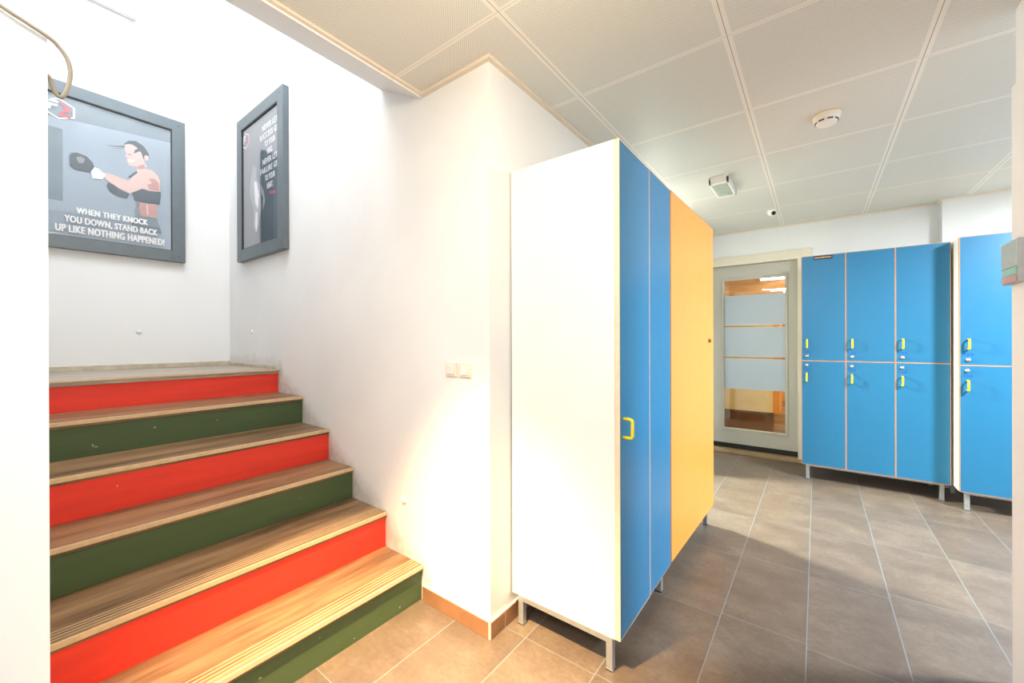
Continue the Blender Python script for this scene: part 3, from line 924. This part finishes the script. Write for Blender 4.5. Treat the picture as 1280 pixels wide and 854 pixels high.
# box on the wall end at the right
bx = thing('wall_box', 'small grey wall box with pale blue cover on the right wall edge', 'box', (RX, 2.12, 1.48))
sx = RX - 0.026
g = MB(); g.box(sx + 0.004, RX, 2.02, RY - 0.004, 1.388, 1.530, 0, 0.002); local(g.build('housing', M['box_grey'], bx), bx)
g = MB(); g.box(sx, sx + 0.006, 2.025, RY - 0.010, 1.440, 1.526, 0, 0.001); local(g.build('cover', M['box_front'], bx), bx)
g = MB(); g.box(sx + 0.001, sx + 0.005, 2.03, RY - 0.03, 1.415, 1.438, 0); g.box(sx + 0.001, sx + 0.005, 2.03, RY - 0.01, 1.391, 1.413, 1)
local(g.build('label_strip', [M['teal'], M['pink']], bx), bx)

# ------------------------------------------------------------------ light
def area(name, loc, size, power, col, rot=(0, 0, 0), sizey=None):
    l = bpy.data.lights.new(name, 'AREA')
    l.energy = power
    l.color = col
    l.size = size
    if sizey:
        l.shape = 'RECTANGLE'; l.size_y = sizey
    o = bpy.data.objects.new(name, l)
    o.location = loc
    o.rotation_euler = rot
    COL.objects.link(o)
    return o
R = math.radians
WARM = (1.0, 0.80, 0.56); COOL = (0.90, 0.96, 1.0); NEU = (1.0, 0.96, 0.86)
lp = area('lamp_passage', (-2.1, 3.36, 2.1), 0.22, 62, (0.98, 1.0, 0.84), (0, R(-45), 0))
lp.data.spread = R(100)
area('lamp_locker_room', (1.75, 2.9, 2.30), 0.26, 150, COOL)
area('fill_rear', (-0.65, -0.75, 2.30), 0.6, 27, (0.93, 0.965, 1.0))  # unseen cool fill, added to brighten walls and the right wall end
area('fill_stairwell', (-2.25, 0.62, 4.35), 1.3, 44, (0.97, 0.985, 1.0), sizey=1.0)  # unseen fill from above, added to whiten the stairwell walls
area('fill_beyond_door', (0.35, 5.6, 2.25), 0.4, 45, (1.0, 0.86, 0.62))  # added fill for the dark room behind the door, kept out of sight
def lamp(name, typ, loc, power, col, size):
    l = bpy.data.lights.new(name, typ)
    l.energy = power; l.color = col; l.shadow_soft_size = size
    o = bpy.data.objects.new(name, l); o.location = loc
    COL.objects.link(o)
    return o
lamp('bulb_entrance', 'POINT', (-0.45, 0.50, 2.14), 20, (1.0, 0.82, 0.58), 0.06)
so = lamp('fill_spot_stair_foot', 'SPOT', (-0.98, 0.36, 2.32), 1050, (1.0, 0.66, 0.32), 0.05)  # added warm spot, cone shaped to make the tan floor patch
so.data.spot_size = R(52); so.data.spot_blend = 1.0
so.rotation_euler = (Vector((-1.00, 0.80, 0.0)) - so.location).to_track_quat('-Z', 'Y').to_euler()

w = bpy.data.worlds.new('World'); scene.world = w
w.use_nodes = True
w.node_tree.nodes['Background'].inputs[0].default_value = (0.9, 0.95, 1, 1)
w.node_tree.nodes['Background'].inputs[1].default_value = 0.3

# ------------------------------------------------------------------ camera
F, YAW, PITCH, ROLL = 502.19, 0.648424, -0.001278, -0.003106
cy, sy = math.cos(YAW), math.sin(YAW)
fw = Vector((-sy * math.cos(PITCH), cy * math.cos(PITCH), math.sin(PITCH)))
r0 = Vector((cy, sy, 0)); u0 = r0.cross(fw)
r1 = math.cos(ROLL) * r0 + math.sin(ROLL) * u0
u1 = -math.sin(ROLL) * r0 + math.cos(ROLL) * u0
cd = bpy.data.cameras.new('camera')
cd.sensor_width = 36.0
cd.lens = F * 36.0 / 1280.0
cd.clip_start = 0.02
co = bpy.data.objects.new('camera', cd)
m = Matrix((r1, u1, -fw)).transposed().to_4x4()
m.translation = Vector((0, 0, 1.2))
co.matrix_world = m
COL.objects.link(co)
scene.camera = co

scene.view_settings.view_transform = 'Standard'
scene.view_settings.look = 'None'
scene.view_settings.exposure = 0.43
scene.view_settings.gamma = 1.0
scene.view_settings.use_curve_mapping = False
